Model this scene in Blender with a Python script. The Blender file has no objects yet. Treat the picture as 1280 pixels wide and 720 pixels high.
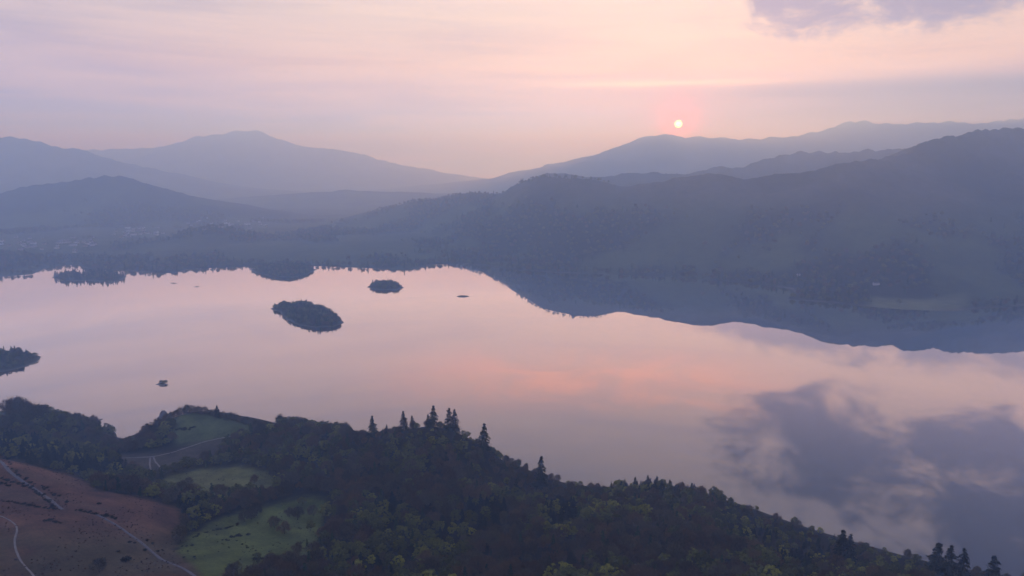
import bpy, math, random
import numpy as np
from mathutils import Vector, Matrix

R = math.radians
random.seed(11)
rng = np.random.default_rng(11)
SC = bpy.context.scene
COL = SC.collection

# ------------------------------------------------------------------ camera
CAM_H = 376.0                 # metres above the lake
F_PX, CX, CY = 854.0, 640.0, 360.0
PITCH = math.atan((CY - 205.0) / F_PX)
cam_d = bpy.data.cameras.new('camera')
cam_d.sensor_width = 36.0
cam_d.lens = 36.0 * F_PX / 1280.0
cam_d.clip_start = 1.0
cam_d.clip_end = 90000.0
cam = bpy.data.objects.new('camera', cam_d)
cam.location = (0, 0, CAM_H)
cam.rotation_euler = (R(90) - PITCH, 0, 0)
COL.objects.link(cam)
SC.camera = cam

SC.view_settings.view_transform = 'Standard'
SC.view_settings.look = 'None'
SC.view_settings.exposure = 0.32
SC.view_settings.gamma = 1.0
SC.view_settings.use_curve_mapping = False
SC.render.engine = 'CYCLES'
SC.cycles.max_bounces = 9
SC.cycles.diffuse_bounces = 2
SC.cycles.glossy_bounces = 2
SC.cycles.transmission_bounces = 2
SC.cycles.volume_bounces = 6
SC.cycles.transparent_max_bounces = 9
SC.cycles.use_denoising = True
SC.cycles.use_adaptive_sampling = False
SC.cycles.sample_clamp_indirect = 4.0

CP, SP = math.cos(PITCH), math.sin(PITCH)


def ray(px, py):
    """direction of a pixel of the 1280x720 photograph, scaled so that y is forward on the level"""
    u, v = (px - CX) / F_PX, (CY - py) / F_PX
    return u, CP + v * SP, v * CP - SP


def at_z(px, py, z=0.0):
    x, y, dz = ray(px, py)
    t = (z - CAM_H) / dz
    return x * t, y * t, z


def at_y(px, py, Y, drop=0.0):
    x, y, dz = ray(px, py)
    t = Y / y
    return x * t, Y, CAM_H + dz * t - drop


def to_px(x, y, z):
    dz = z - CAM_H
    depth = y * CP - dz * SP
    up = y * SP + dz * CP
    return CX + F_PX * x / depth, CY - F_PX * up / depth


SUN_AZ, SUN_EL = R(13.34), R(3.12)
SUN = Vector((math.cos(SUN_EL) * math.sin(SUN_AZ), math.cos(SUN_EL) * math.cos(SUN_AZ), math.sin(SUN_EL)))


# ------------------------------------------------------------------ node helper
class NT:
    def __init__(self, tree):
        self.t = tree
        tree.nodes.clear()

    def n(self, kind, **kw):
        nd = self.t.nodes.new(kind)
        for k, v in kw.items():
            setattr(nd, k, v)
        return nd

    def put(self, sock, v):
        if v is None:
            return
        if hasattr(v, 'is_linked') or isinstance(v, bpy.types.NodeSocket):
            self.t.links.new(v, sock)
        else:
            if sock.type == 'RGBA' and len(v) == 3:
                v = (*v, 1.0)
            sock.default_value = v

    def math(self, op, a, b=None, c=None, clamp=False):
        nd = self.n('ShaderNodeMath', operation=op, use_clamp=clamp)
        self.put(nd.inputs[0], a)
        self.put(nd.inputs[1], b)
        self.put(nd.inputs[2], c)
        return nd.outputs[0]

    def vmath(self, op, a, b=None):
        nd = self.n('ShaderNodeVectorMath', operation=op)
        self.put(nd.inputs[0], a)
        self.put(nd.inputs[1], b)
        return nd.outputs['Value'] if op in ('DOT_PRODUCT', 'LENGTH', 'DISTANCE') else nd.outputs[0]

    def smooth(self, v, lo, hi, a=0.0, b=1.0):
        nd = self.n('ShaderNodeMapRange', interpolation_type='SMOOTHSTEP')
        self.put(nd.inputs['Value'], v)
        for s, q in (('From Min', lo), ('From Max', hi), ('To Min', a), ('To Max', b)):
            nd.inputs[s].default_value = q
        return nd.outputs[0]

    def mix(self, fac, a, b, mode='MIX'):
        nd = self.n('ShaderNodeMix', data_type='RGBA', blend_type=mode)
        self.put(nd.inputs[0], fac)
        self.put(nd.inputs[6], a)
        self.put(nd.inputs[7], b)
        return nd.outputs[2]

    def ramp(self, v, stops):
        nd = self.n('ShaderNodeValToRGB')
        cr = nd.color_ramp
        while len(cr.elements) < len(stops):
            cr.elements.new(0.5)
        for e, (p, c) in zip(cr.elements, stops):
            e.position = p
            e.color = (*c, 1.0) if len(c) == 3 else c
        self.put(nd.inputs[0], v)
        return nd.outputs[0]

    def noise(self, vec, scale, detail=4.0, rough=0.5, dist=0.0):
        nd = self.n('ShaderNodeTexNoise')
        self.put(nd.inputs['Vector'], vec)
        nd.inputs['Scale'].default_value = scale
        nd.inputs['Detail'].default_value = detail
        nd.inputs['Roughness'].default_value = rough
        nd.inputs['Distortion'].default_value = dist
        return nd.outputs[0]

    def xyz(self, x, y, z):
        nd = self.n('ShaderNodeCombineXYZ')
        for s, v in zip(nd.inputs, (x, y, z)):
            self.put(s, v)
        return nd.outputs[0]

    def sep(self, v):
        nd = self.n('ShaderNodeSeparateXYZ')
        self.put(nd.inputs[0], v)
        return nd.outputs


# ------------------------------------------------------------------ world: hazy dawn sky
world = bpy.data.worlds.new('World')
SC.world = world
world.use_nodes = True
w = NT(world.node_tree)
sky = w.n('ShaderNodeTexSky', sky_type='NISHITA', sun_disc=False)
sky.sun_elevation = SUN_EL
sky.sun_rotation = SUN_AZ
sky.air_density = 1.5
sky.dust_density = 4.0
sky.altitude = 400
D = w.vmath('NORMALIZE', w.n('ShaderNodeTexCoord').outputs['Generated'])
dx, dy, dz = w.sep(D)
el = w.math('ABSOLUTE', dz)
az = w.math('ARCTAN2', dx, dy)                         # radians, + to the right
sdot = w.vmath('DOT_PRODUCT', D, tuple(SUN))
hor = w.math('DIVIDE', w.math('ADD', w.math('MULTIPLY', dx, math.sin(SUN_AZ)), w.math('MULTIPLY', dy, math.cos(SUN_AZ))),
             w.math('SQRT', w.math('MAXIMUM', w.math('SUBTRACT', 1.0, w.math('MULTIPLY', dz, dz)), 1e-4)))
# thin high cloud veil, coloured by the low sun; unseen zenith brightened to light haze
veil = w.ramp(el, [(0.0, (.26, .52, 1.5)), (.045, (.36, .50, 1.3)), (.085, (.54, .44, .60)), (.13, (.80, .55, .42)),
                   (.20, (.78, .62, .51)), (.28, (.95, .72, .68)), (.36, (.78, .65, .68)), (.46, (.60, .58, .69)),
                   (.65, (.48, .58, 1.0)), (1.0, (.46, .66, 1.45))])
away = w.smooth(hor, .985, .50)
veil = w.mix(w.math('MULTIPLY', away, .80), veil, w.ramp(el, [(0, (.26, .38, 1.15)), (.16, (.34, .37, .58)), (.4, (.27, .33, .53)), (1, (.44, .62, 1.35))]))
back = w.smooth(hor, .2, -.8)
veil = w.mix(w.math('MULTIPLY', back, .6), veil, (.34, .48, 1.0))  # unseen sky behind the camera, brightened to add ambient light to the haze
# streaks: cloud-sheet coordinates, long along the horizon
st = w.xyz(w.math('MULTIPLY', az, 2.2), w.math('MULTIPLY', el, 26.0), 0.0)
s1 = w.noise(st, 1.3, 5.0, .55, .6)
s2 = w.noise(w.xyz(w.math('MULTIPLY', az, 5.0), w.math('MULTIPLY', el, 20.0), 3.0), 1.4, 6.0, .6, 1.2)
veil = w.mix(w.smooth(s1, .38, .66, 0, .55), veil, w.mix(.5, veil, (.98, .76, .62)), 'MIX')
veil = w.mix(w.smooth(s2, .52, .75, 0, .40), veil, w.mix(1.0, veil, (.80, .80, .93), 'MULTIPLY'))
veil = w.mix(w.smooth(s1, .52, .30, 0, .5), veil, w.mix(1.0, veil, (.86, .85, .95), 'MULTIPLY'))
s3 = w.noise(w.xyz(w.math('MULTIPLY', az, 2.6), w.math('MULTIPLY', w.math('ADD', el, w.math('MULTIPLY', az, .015)), 75.0), 5.0), 1.2, 6.0, .6, .5)
veil = w.mix(w.smooth(s3, .35, .65, 0, .45), w.mix(1.0, veil, (.95, .95, .98), 'MULTIPLY'), w.mix(1.0, veil, (1.10, 1.08, 1.02), 'MULTIPLY'))
# low lavender bank round the sun's height, stronger to the right
bank = w.math('MULTIPLY', w.smooth(el, .118, .090), w.smooth(az, .02, .38))
bank = w.math('MULTIPLY', bank, w.smooth(s1, .30, .60, .55, 1.0))
veil = w.mix(w.math('MULTIPLY', bank, .95), veil, (.16, .18, .37))
# bright cirrus streak above the sun
g1 = w.math('POWER', 2.718, w.math('MULTIPLY', -1.0, w.math('POWER', w.math('DIVIDE', w.math('SUBTRACT', el, w.math('ADD', .1085, w.math('MULTIPLY', w.math('SUBTRACT', s2, .5), .008))), .0042), 2.0)))
g2 = w.math('POWER', 2.718, w.math('MULTIPLY', -1.0, w.math('POWER', w.math('DIVIDE', w.math('SUBTRACT', az, SUN_AZ - .03), .15), 2.0)))
veil = w.mix(w.math('MULTIPLY', w.math('MULTIPLY', g1, g2), .85), veil, (1.15, .84, .66))
# warm glow patch high above the sun
gp = w.math('MULTIPLY', w.smooth(w.math('ABSOLUTE', w.math('SUBTRACT', az, .12)), .42, .05), w.smooth(w.math('ABSOLUTE', w.math('SUBTRACT', el, .305)), .06, .0))
gp = w.math('MULTIPLY', gp, w.smooth(s2, .35, .60, .35, 1.0))
veil = w.mix(w.math('MULTIPLY', gp, .95), veil, (1.6, .80, .50))
# broken grey-blue cloud to the right (projected on a cloud layer)
den = w.math('ADD', el, .03)
cp = w.xyz(w.math('DIVIDE', dx, den), w.math('DIVIDE', dy, den), 0.0)
c1 = w.noise(w.xyz(w.math('MULTIPLY', az, 1.0), w.math('MULTIPLY', el, 2.0), 7.0), 10.0, 10.0, .66, .35)
c0 = w.noise(cp, .9, 4.0, .5, .2)
cc_ = w.math('ADD', w.math('MULTIPLY', c1, .85), w.math('MULTIPLY', c0, .15))
z1 = w.math('MULTIPLY', w.math('MULTIPLY', w.smooth(az, .20, .42), w.smooth(el, .125, .205)), w.smooth(el, .28, .22))
z2 = w.math('MULTIPLY', w.smooth(w.math('ABSOLUTE', w.math('SUBTRACT', el, w.math('ADD', .325, w.math('MULTIPLY', az, .10)))), .12, .02), w.smooth(az, .20, .46))
z3 = w.math('MULTIPLY', w.smooth(az, .50, .66), w.smooth(el, .24, .33))
zone = w.math('MAXIMUM', w.math('MULTIPLY', z1, .95), w.math('MAXIMUM', z2, w.math('MULTIPLY', z3, 1.08)))
dark = w.smooth(w.math('ADD', cc_, w.math('MULTIPLY', zone, .30)), .57, .79)
dark = w.math('MULTIPLY', dark, w.smooth(zone, .0, .30))
veil = w.mix(w.math('MULTIPLY', dark, .92), veil, w.ramp(el, [(0, (.20, .18, .34)), (.22, (.20, .18, .35)), (.30, (.17, .15, .30)), (.40, (.055, .065, .16)), (.6, (.045, .07, .17)), (1, (.2, .26, .5))]))
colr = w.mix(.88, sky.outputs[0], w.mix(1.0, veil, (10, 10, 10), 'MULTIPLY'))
# the sun itself, seen through the haze, and its aureole
ang = w.math('ARCCOSINE', w.math('MINIMUM', sdot, 1.0))
aur = w.math('POWER', 2.718, w.math('DIVIDE', ang, -R(0.6)))
aur2 = w.math('POWER', 2.718, w.math('DIVIDE', ang, -R(5.0)))
colr = w.mix(w.math('MULTIPLY', w.math('POWER', 2.718, w.math('DIVIDE', ang, -R(1.05))), 1.0), colr, (11, 1.0, .9))
colr = w.mix(w.math('MULTIPLY', aur, 1.0), colr, (30, 2.0, 1.0), 'ADD')
colr = w.mix(w.math('MULTIPLY', aur2, 1.0), colr, (.6, .15, .1), 'ADD')
disc = w.smooth(ang, R(.36), R(.08))
colr = w.mix(disc, colr, (300, 170, 90), 'ADD')
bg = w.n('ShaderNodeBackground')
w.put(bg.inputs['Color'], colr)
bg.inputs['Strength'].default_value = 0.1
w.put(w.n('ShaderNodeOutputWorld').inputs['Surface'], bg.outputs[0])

# ------------------------------------------------------------------ sun lamp (low, weak, behind haze)
sun_d = bpy.data.lights.new('sun', 'SUN')
sun_d.energy = 1.8
sun_d.angle = R(1.5)
sun_d.color = (1.0, .93, .90)
sun_o = bpy.data.objects.new('sun', sun_d)
sun_o.rotation_euler = SUN.to_track_quat('Z', 'Y').to_euler()
sun_o.location = (0, 0, 2000)
COL.objects.link(sun_o)


# ------------------------------------------------------------------ numpy helpers
def vnoise(x, y, seed=0):
    xi, yi = np.floor(x).astype(np.int64), np.floor(y).astype(np.int64)
    xf, yf = x - xi, y - yi

    def h(a, b):
        k = (a * 374761393 + b * 668265263 + seed * 974634777) & 0x7fffffff
        k = ((k ^ (k >> 13)) * 1274126177) & 0x7fffffff
        return ((k ^ (k >> 16)) & 0xffff) / 65535.0
    u, v = xf * xf * (3 - 2 * xf), yf * yf * (3 - 2 * yf)
    return (h(xi, yi) * (1 - u) + h(xi + 1, yi) * u) * (1 - v) + (h(xi, yi + 1) * (1 - u) + h(xi + 1, yi + 1) * u) * v


def fbm(x, y, scale, octv=5, seed=0, gain=.5):
    s, a, tot = np.zeros_like(x, dtype=float), 1.0, 0.0
    for o in range(octv):
        s += a * vnoise(x / scale + 17.3 * o, y / scale - 9.1 * o, seed + o)
        tot += a
        a *= gain
        scale *= .5
    return s / tot


def smoothstep(v, a, b):
    t = np.clip((v - a) / (b - a), 0, 1)
    return t * t * (3 - 2 * t)


def in_poly(x, y, poly):
    x, y = np.asarray(x, float), np.asarray(y, float)
    inside = np.zeros(x.shape, bool)
    n = len(poly)
    for i in range(n):
        x1, y1 = poly[i]
        x2, y2 = poly[(i + 1) % n]
        c = (y1 > y) != (y2 > y)
        xx = (x2 - x1) * (y - y1) / ((y2 - y1) if y2 != y1 else 1e-9) + x1
        inside ^= c & (x < xx)
    return inside


def dist_poly(x, y, pts, closed=True):
    d = np.full(np.shape(x), 1e18)
    n = len(pts)
    for i in range(n if closed else n - 1):
        ax, ay = pts[i][:2]
        bx, by = pts[(i + 1) % n][:2]
        vx, vy = bx - ax, by - ay
        t = np.clip(((x - ax) * vx + (y - ay) * vy) / (vx * vx + vy * vy + 1e-9), 0, 1)
        d = np.minimum(d, (x - ax - t * vx) ** 2 + (y - ay - t * vy) ** 2)
    return np.sqrt(d)


def mesh_np(name, verts, quads, mat, smooth=False, parent=None, link=True):
    me = bpy.data.meshes.new(name)
    verts = np.asarray(verts, np.float32)
    quads = np.asarray(quads, np.int32)
    me.vertices.add(len(verts))
    me.vertices.foreach_set('co', verts.ravel())
    k = quads.shape[1]
    me.loops.add(quads.size)
    me.loops.foreach_set('vertex_index', quads.ravel())
    me.polygons.add(len(quads))
    me.polygons.foreach_set('loop_start', np.arange(len(quads), dtype=np.int32) * k)
    if smooth:
        me.polygons.foreach_set('use_smooth', np.ones(len(quads), bool))
    me.update(calc_edges=True)
    if mat:
        me.materials.append(mat)
    if not link:
        return me
    o = bpy.data.objects.new(name, me)
    COL.objects.link(o)
    o.parent = parent
    return o


def grid_quads(nu, nv):
    i = np.arange(nu - 1)[:, None] * nv + np.arange(nv - 1)[None, :]
    i = i.ravel()
    return np.stack([i, i + nv, i + nv + 1, i + 1], 1)


def col_attr(me, rgb):
    a = me.color_attributes.new('tone', 'FLOAT_COLOR', 'POINT')
    c = np.ones((len(me.vertices), 4), np.float32)
    c[:, :3] = rgb
    a.data.foreach_set('color', c.ravel())


def structure(o):
    o['kind'] = 'structure'
    return o


def tag(o, label, cat, group=None):
    o['label'] = label
    o['category'] = cat
    if group:
        o['group'] = group
    return o


def stuff(o, label, cat):
    o['kind'] = 'stuff'
    return tag(o, label, cat)


# ------------------------------------------------------------------ materials
def new_mat(name):
    m = bpy.data.materials.new(name)
    m.use_nodes = True
    return m, NT(m.node_tree)


def simple(name, rgb, rough=.9, var=.25, scale=.4, spec=.15, bump=0.0, rnd=0.0):
    m, t = new_mat(name)
    tc = t.n('ShaderNodeTexCoord').outputs['Object']
    nz = t.noise(tc, scale, 5.0, .6)
    k = t.smooth(nz, .25, .75, 1 - var, 1 + var)
    c = t.mix(1.0, rgb, t.xyz(k, k, k), 'MULTIPLY')
    if rnd:
        r = t.n('ShaderNodeObjectInfo').outputs['Random']
        k2 = t.smooth(r, 0, 1, 1 - rnd, 1 + rnd)
        c = t.mix(1.0, c, t.xyz(k2, k2, k2), 'MULTIPLY')
    b = t.n('ShaderNodeBsdfPrincipled')
    t.put(b.inputs['Base Color'], c)
    b.inputs['Roughness'].default_value = rough
    b.inputs['Specular IOR Level'].default_value = spec
    if bump:
        bm = t.n('ShaderNodeBump')
        bm.inputs['Strength'].default_value = bump
        t.put(bm.inputs['Height'], nz)
        t.put(b.inputs['Normal'], bm.outputs[0])
    t.put(t.n('ShaderNodeOutputMaterial').inputs['Surface'], b.outputs[0])
    return m


def ground_mat(name, s1, s2, bump_d):
    m, t = new_mat(name)
    pos = t.n('ShaderNodeNewGeometry').outputs['Position']
    base = t.n('ShaderNodeAttribute', attribute_name='tone').outputs['Color']
    n1 = t.noise(pos, s1, 6.0, .62)
    n2 = t.noise(pos, s2, 4.0, .6)
    k = t.math('ADD', t.smooth(n1, .25, .75, .60, 1.25), t.smooth(n2, .2, .8, -.22, .22))
    c = t.mix(1.0, base, t.xyz(k, k, t.math('MULTIPLY', k, .97)), 'MULTIPLY')
    b = t.n('ShaderNodeBsdfPrincipled')
    t.put(b.inputs['Base Color'], c)
    b.inputs['Roughness'].default_value = .95
    b.inputs['Specular IOR Level'].default_value = .05
    bm = t.n('ShaderNodeBump')
    bm.inputs['Strength'].default_value = .7
    bm.inputs['Distance'].default_value = bump_d
    t.put(bm.inputs['Height'], t.math('ADD', n1, t.math('MULTIPLY', n2, .4)))
    t.put(b.inputs['Normal'], bm.outputs[0])
    t.put(t.n('ShaderNodeOutputMaterial').inputs['Surface'], b.outputs[0])
    return m


M_NEAR = ground_mat('near_hillside', .035, .45, 1.6)
M_FAR = ground_mat('far_fells', .0035, .03, 14.0)

M_WATER, t = new_mat('lake_water')
pos = t.n('ShaderNodeNewGeometry').outputs['Position']
mp = t.n('ShaderNodeMapping')
t.put(mp.inputs['Vector'], pos)
mp.inputs['Scale'].default_value = (1, .6, 1)
mp2 = t.n('ShaderNodeMapping')
t.put(mp2.inputs['Vector'], pos)
mp2.inputs['Scale'].default_value = (.45, 1.6, 1)
mp2.inputs['Rotation'].default_value = (0, 0, .25)
rip = t.noise(mp.outputs[0], .12, 3.0, .6)
patch = t.smooth(t.noise(mp2.outputs[0], .0035, 6.0, .62, .7), .54, .70)
bm = t.n('ShaderNodeBump')
t.put(bm.inputs['Strength'], t.math('ADD', .008, t.math('MULTIPLY', patch, .05)))
bm.inputs['Distance'].default_value = 1.0
t.put(bm.inputs['Height'], rip)
gl = t.n('ShaderNodeBsdfGlossy')
gl.inputs['Color'].default_value = (.97, .96, .98, 1)
t.put(gl.inputs['Roughness'], t.math('ADD', .010, t.math('MULTIPLY', patch, .06)))
t.put(gl.inputs['Normal'], bm.outputs[0])
df = t.n('ShaderNodeBsdfDiffuse')
df.inputs['Color'].default_value = (.012, .016, .028, 1)
fr = t.n('ShaderNodeFresnel')
fr.inputs['IOR'].default_value = 1.333
mx = t.n('ShaderNodeMixShader')
t.put(mx.inputs[0], t.math('MULTIPLY', fr.outputs[0], 3.1, clamp=True))
t.put(mx.inputs[1], df.outputs[0])
t.put(mx.inputs[2], gl.outputs[0])
t.put(t.n('ShaderNodeOutputMaterial').inputs['Surface'], mx.outputs[0])

M_BARK = simple('bark', (.045, .038, .034), .95, .3, 1.5)
M_TWIG = simple('bare_twigs', (.082, .064, .036), .95, .25, .5, .05, 0, .35)
M_TWIG_RED = simple('russet_twigs', (.104, .062, .030), .95, .25, .5, .05, 0, .3)
M_BUD = simple('olive_buds', (.094, .092, .019), .9, .3, .5, .05, 0, .4)
M_GREEN = simple('fresh_leaves', (.195, .185, .026), .9, .3, .5, .05, 0, .3)
M_NEEDLE = simple('dark_needles', (.009, .014, .008), .9, .3, .6, .05, 0, .3)
M_LARCH = simple('larch_needles', (.032, .048, .014), .9, .3, .6, .05, 0, .3)
M_GORSE = simple('dark_shrub', (.018, .015, .014), .95, .4, .8, .05, 0, .3)
M_ROAD = simple('worn_asphalt', (.075, .078, .095), .7, .2, .3, .3)
M_PATH = simple('pale_gravel', (.19, .17, .155), .95, .2, .3, .1)
M_ROCK = simple('grey_rock', (.16, .15, .16), .95, .35, .12, .1, .8)
M_WALLW = simple('white_render', (.45, .44, .43), .9, .1, .4, .1)
M_WALLG = simple('grey_stone_wall', (.30, .28, .27), .95, .2, .4, .1)
M_SLATE = simple('slate_roof', (.10, .10, .115), .8, .2, .6, .2)
M_HULL = simple('dark_hull', (.06, .055, .055), .6, .2, 1.0, .3)
M_BOATIN = simple('boat_interior', (.22, .18, .14), .8, .2, 1.0, .2)

# ------------------------------------------------------------------ lake
wx = np.array([-26000, 26000])
lake = mesh_np('lake_water', [(-26000, -4000, 0), (26000, -4000, 0), (26000, 24000, 0), (-26000, 24000, 0)], [(0, 1, 2, 3)], M_WATER)
structure(lake)

# ------------------------------------------------------------------ far land: fells, valley floor, far shore
SHORE_PX = [(-330, 362), (-150, 353), (0, 346), (40, 343), (55, 336), (75, 331.5), (98, 331.5), (112, 337), (160, 339), (185, 341), (215, 341.5),
            (231, 337), (260, 335), (300, 334), (330, 332), (395, 332.5), (430, 334), (480, 336), (497, 338), (512, 338), (525, 334), (545, 330.5),
            (575, 330), (600, 331.5), (640, 337), (700, 341.5), (780, 343.5), (850, 347), (930, 354), (985, 360.5), (993, 366), (985, 373),
            (1010, 376.5), (1060, 381), (1130, 387), (1190, 389), (1250, 384.5), (1300, 381), (1450, 380)]
SHORE = [at_z(a, b)[:2] for a, b in SHORE_PX]
LAKE_POLY = SHORE + [(5200, 1400), (5200, -3000), (-5200, -3000), (-5200, 2200)]

RIDGES = [
    (1150, 1.35, [(470, 262, 4300), (560, 246, 4000), (625, 239, 3650), (654, 227, 3500), (683, 220, 3250), (719, 220, 3080), (748, 224, 3040),
                  (800, 226, 3000), (870, 222, 2980), (983, 218, 2930), (1050, 202, 2850), (1085, 200, 2850), (1134, 197, 2950), (1188, 167, 3185),
                  (1228, 159, 3230), (1254, 156, 3250), (1290, 157, 3250), (1400, 170, 3200), (1600, 190, 3100)]),
    (1000, 1.2, [(683, 219, 4600), (860, 216, 4500), (945, 207, 4500), (958, 197, 4500), (1001, 193, 4500), (1063, 190, 4500), (1139, 184, 4500), (1230, 178, 4400)]),
    (2700, 1.4, [(560, 238, 9800), (600, 230, 9800), (654, 218, 9800), (737, 194, 9800), (769, 187, 9800), (809, 169, 9800), (831, 166, 9800), (860, 171, 9800),
                 (952, 173, 9800), (1000, 167, 9800), (1028, 162, 9800), (1063, 151, 9800), (1117, 153, 9800), (1188, 152, 9800), (1223, 153, 9800), (1280, 147, 9800), (1450, 150, 9800)]),
    (3200, 1.4, [(40, 191, 12500), (110, 187, 12500), (200, 183, 12500), (215, 180, 12500), (250, 169, 12500), (300, 163, 12500), (320, 163, 12500), (342, 170, 12500),
                 (372, 181, 12500), (430, 188, 12500), (460, 198, 12500), (500, 211, 12500), (560, 228, 12500), (640, 240, 12500)]),
    (2000, 1.3, [(-260, 150, 8000), (-60, 165, 8000), (0, 170, 8000), (20, 172, 8000), (60, 180, 8000), (105, 188, 8000), (150, 203, 8000), (200, 222, 8000), (260, 240, 8000)]),
    (750, 1.2, [(-100, 246, 4600), (0, 240, 4600), (60, 230, 4600), (110, 222, 4600), (145, 221, 4600), (190, 229, 4600), (240, 241, 4600), (285, 256, 4600)]),
    (1100, 1.2, [(300, 252, 6600), (336, 244, 6600), (380, 240, 6600), (430, 238, 6600), (500, 240, 6600), (560, 242, 6600), (640, 240, 6600)]),
    (260, 1.1, [(215, 297, 3150), (245, 286, 3200), (275, 283, 3200), (305, 290, 3200), (330, 300, 3150)]),
]
RIDGES = [(W, p, [at_y(*q) for q in pts]) for W, p, pts in RIDGES]


def far_h(x, y):
    """height of the far land, signed distance to the lake (+ = land)"""
    warpx = x + (fbm(x, y, 420, 4, 31) - .5) * 170
    warpy = y + (fbm(x, y, 420, 4, 57) - .5) * 170
    hill = np.zeros_like(x)
    for W, p, pts in RIDGES:
        best = np.zeros_like(x)
        if W == 1150:
            W = np.interp(x, [-500, 60, 450, 900], [480, 560, 950, 1150])
        for (ax, ay, az_), (bx, by, bz) in zip(pts[:-1], pts[1:]):
            vx, vy = bx - ax, by - ay
            L2 = vx * vx + vy * vy + 1e-9
            t0 = np.clip(((x - ax) * vx + (y - ay) * vy) / L2, 0, 1)
            d0 = np.hypot(x - ax - t0 * vx, y - ay - t0 * vy)
            # gullies: warp grows away from the crest so the skyline stays where it is
            k = smoothstep(d0, 60, 420)
            xx, yy = x + (warpx - x) * k, y + (warpy - y) * k
            t1 = np.clip(((xx - ax) * vx + (yy - ay) * vy) / L2, 0, 1)
            d = np.hypot(xx - ax - t1 * vx, yy - ay - t1 * vy)
            hc = az_ + (bz - az_) * t1
            best = np.maximum(best, hc * np.clip(1 - d / W, 0, 1) ** p)
        hill = np.maximum(hill, best)
    sd = dist_poly(x, y, LAKE_POLY) * np.where(in_poly(x, y, LAKE_POLY), -1, 1)
    base = np.clip(sd * .05, -6, 0) + smoothstep(sd, 0, 500) * 22 + np.clip(sd, 0, 30) * .06
    rough = (fbm(x, y, 260, 6, 5, .55) - .5)
    hill = hill * (1 + rough * .26 * smoothstep(hill, 20, 140) * (1 - .7 * smoothstep(hill, 420, 640)))
    z = np.where(sd > 0, np.maximum(base, hill * smoothstep(sd, -20, 420)) + rough * 10 * smoothstep(sd, 15, 300), base)
    return z, sd


n_az, n_r = 760, 300
aa = np.linspace(R(-52), R(52), n_az)
rr = 1350 * (16000 / 1350) ** np.linspace(0, 1, n_r) ** 1.25
A, RR = np.meshgrid(aa, rr, indexing='ij')
FX, FY = (np.sin(A) * RR).ravel(), (np.cos(A) * RR).ravel()
FZ, FSD = far_h(FX, FY)
far = mesh_np('far_fells_terrain', np.stack([FX, FY, FZ], 1), grid_quads(n_az, n_r)[:, ::-1], M_FAR, True)
structure(far)
def woods_at(x, y, z):
    return smoothstep(fbm(x, y, 330, 4, 77) + .10 * smoothstep(z, 20, 90) + .07 * smoothstep(x, 100, 500) - .26 * smoothstep(z, 170, 290), .47, .56)


wood_mask = woods_at(FX, FY, FZ)
fieldn = vnoise(FX / 130, FY / 85, 9)
grass = np.stack([.040 + .025 * fieldn, .048 + .028 * fieldn, .026 + .01 * fieldn], 1)
woodc = np.array([.022, .024, .020])
fell = np.array([.042, .036, .032])
fpx_, _f = to_px(FX, FY, FZ)
mead = (smoothstep(fpx_, 1070, 1100) * smoothstep(fpx_, 1225, 1190) * smoothstep(FSD, 150, 110))[:, None]
grass = grass * (1 - mead) + np.array([.13, .135, .075]) * mead
wood_mask = wood_mask * (1 - mead[:, 0])
k = smoothstep(FZ, 150, 280)[:, None]
tone = grass * (1 - wood_mask[:, None]) + woodc * wood_mask[:, None]
fv = fbm(FX, FY, 380, 6, 88, .6)[:, None]
tone = tone * (1 - k) + fell * k * (.35 + 1.3 * smoothstep(fv, .3, .7))
beach = (smoothstep(FSD, 0, 4) * smoothstep(FSD, 22, 10) * smoothstep(fbm(FX, FY, 150, 3, 15), .35, .6))[:, None]
tone = tone * (1 - beach) + np.array([.11, .10, .095]) * beach
col_attr(far.data, tone)

# ------------------------------------------------------------------ near hillside
CTRL = []


def c(px, py, Y, off=0.0):
    CTRL.append(at_y(px, py, Y, off))


for q in [(0, 575, 560), (0, 610, 510), (0, 645, 465), (0, 720, 385), (60, 588, 562), (120, 612, 555), (220, 640, 540), (130, 665, 470), (215, 690, 468),
          (150, 720, 408), (60, 680, 430), (245, 720, 425), (330, 720, 445), (300, 690, 490), (330, 660, 555), (390, 640, 600), (290, 650, 572),
          (240, 662, 530), (280, 620, 640), (280, 600, 685), (340, 600, 685), (210, 572, 760), (160, 572, 765), (260, 552, 812), (270, 530, 845), (240, 515, 868),
          (300, 523, 858), (320, 535, 850), (20, 512, 872), (0, 525, 845)]:
    c(*q)
for q in [(60, 520, 866, 8), (0, 555, 700, 12), (100, 565, 735, 10), (130, 600, 640, 12), (60, 545, 825, 10), (110, 548, 860, 10), (180, 540, 862, 9),
          (500, 720, 450, 10), (500, 660, 550, 10), (500, 600, 660, 9), (500, 560, 722, 8), (545, 530, 770, 2), (500, 537, 775, 3), (590, 545, 762, 5), (460, 545, 790, 5),
          (400, 533, 830, 10), (350, 530, 845, 9), (620, 564, 742, 20), (660, 590, 712, 17), (700, 600, 705, 18), (750, 602, 703, 18), (850, 607, 690, 15), (940, 643, 622, 19),
          (1040, 673, 577, 20), (1150, 699, 550, 20), (1280, 728, 515, 20), (800, 720, 455, 10), (640, 720, 450, 10), (1000, 720, 465, 10), (1150, 720, 487, 10),
          (700, 660, 555, 10), (850, 660, 560, 10), (640, 620, 640, 9), (560, 640, 588, 10), (450, 640, 588, 9), (400, 580, 705, 8)]:
    c(*q)
CTRL += [(-700, 300, 190), (-400, 280, 175), (-150, 300, 150), (100, 300, 150), (350, 300, 120), (650, 300, 60), (-900, 500, 160), (-900, 750, 90), (700, 420, 22),
         (-400, 100, 260), (0, 100, 250), (400, 100, 220), (800, 100, 140)]
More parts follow.
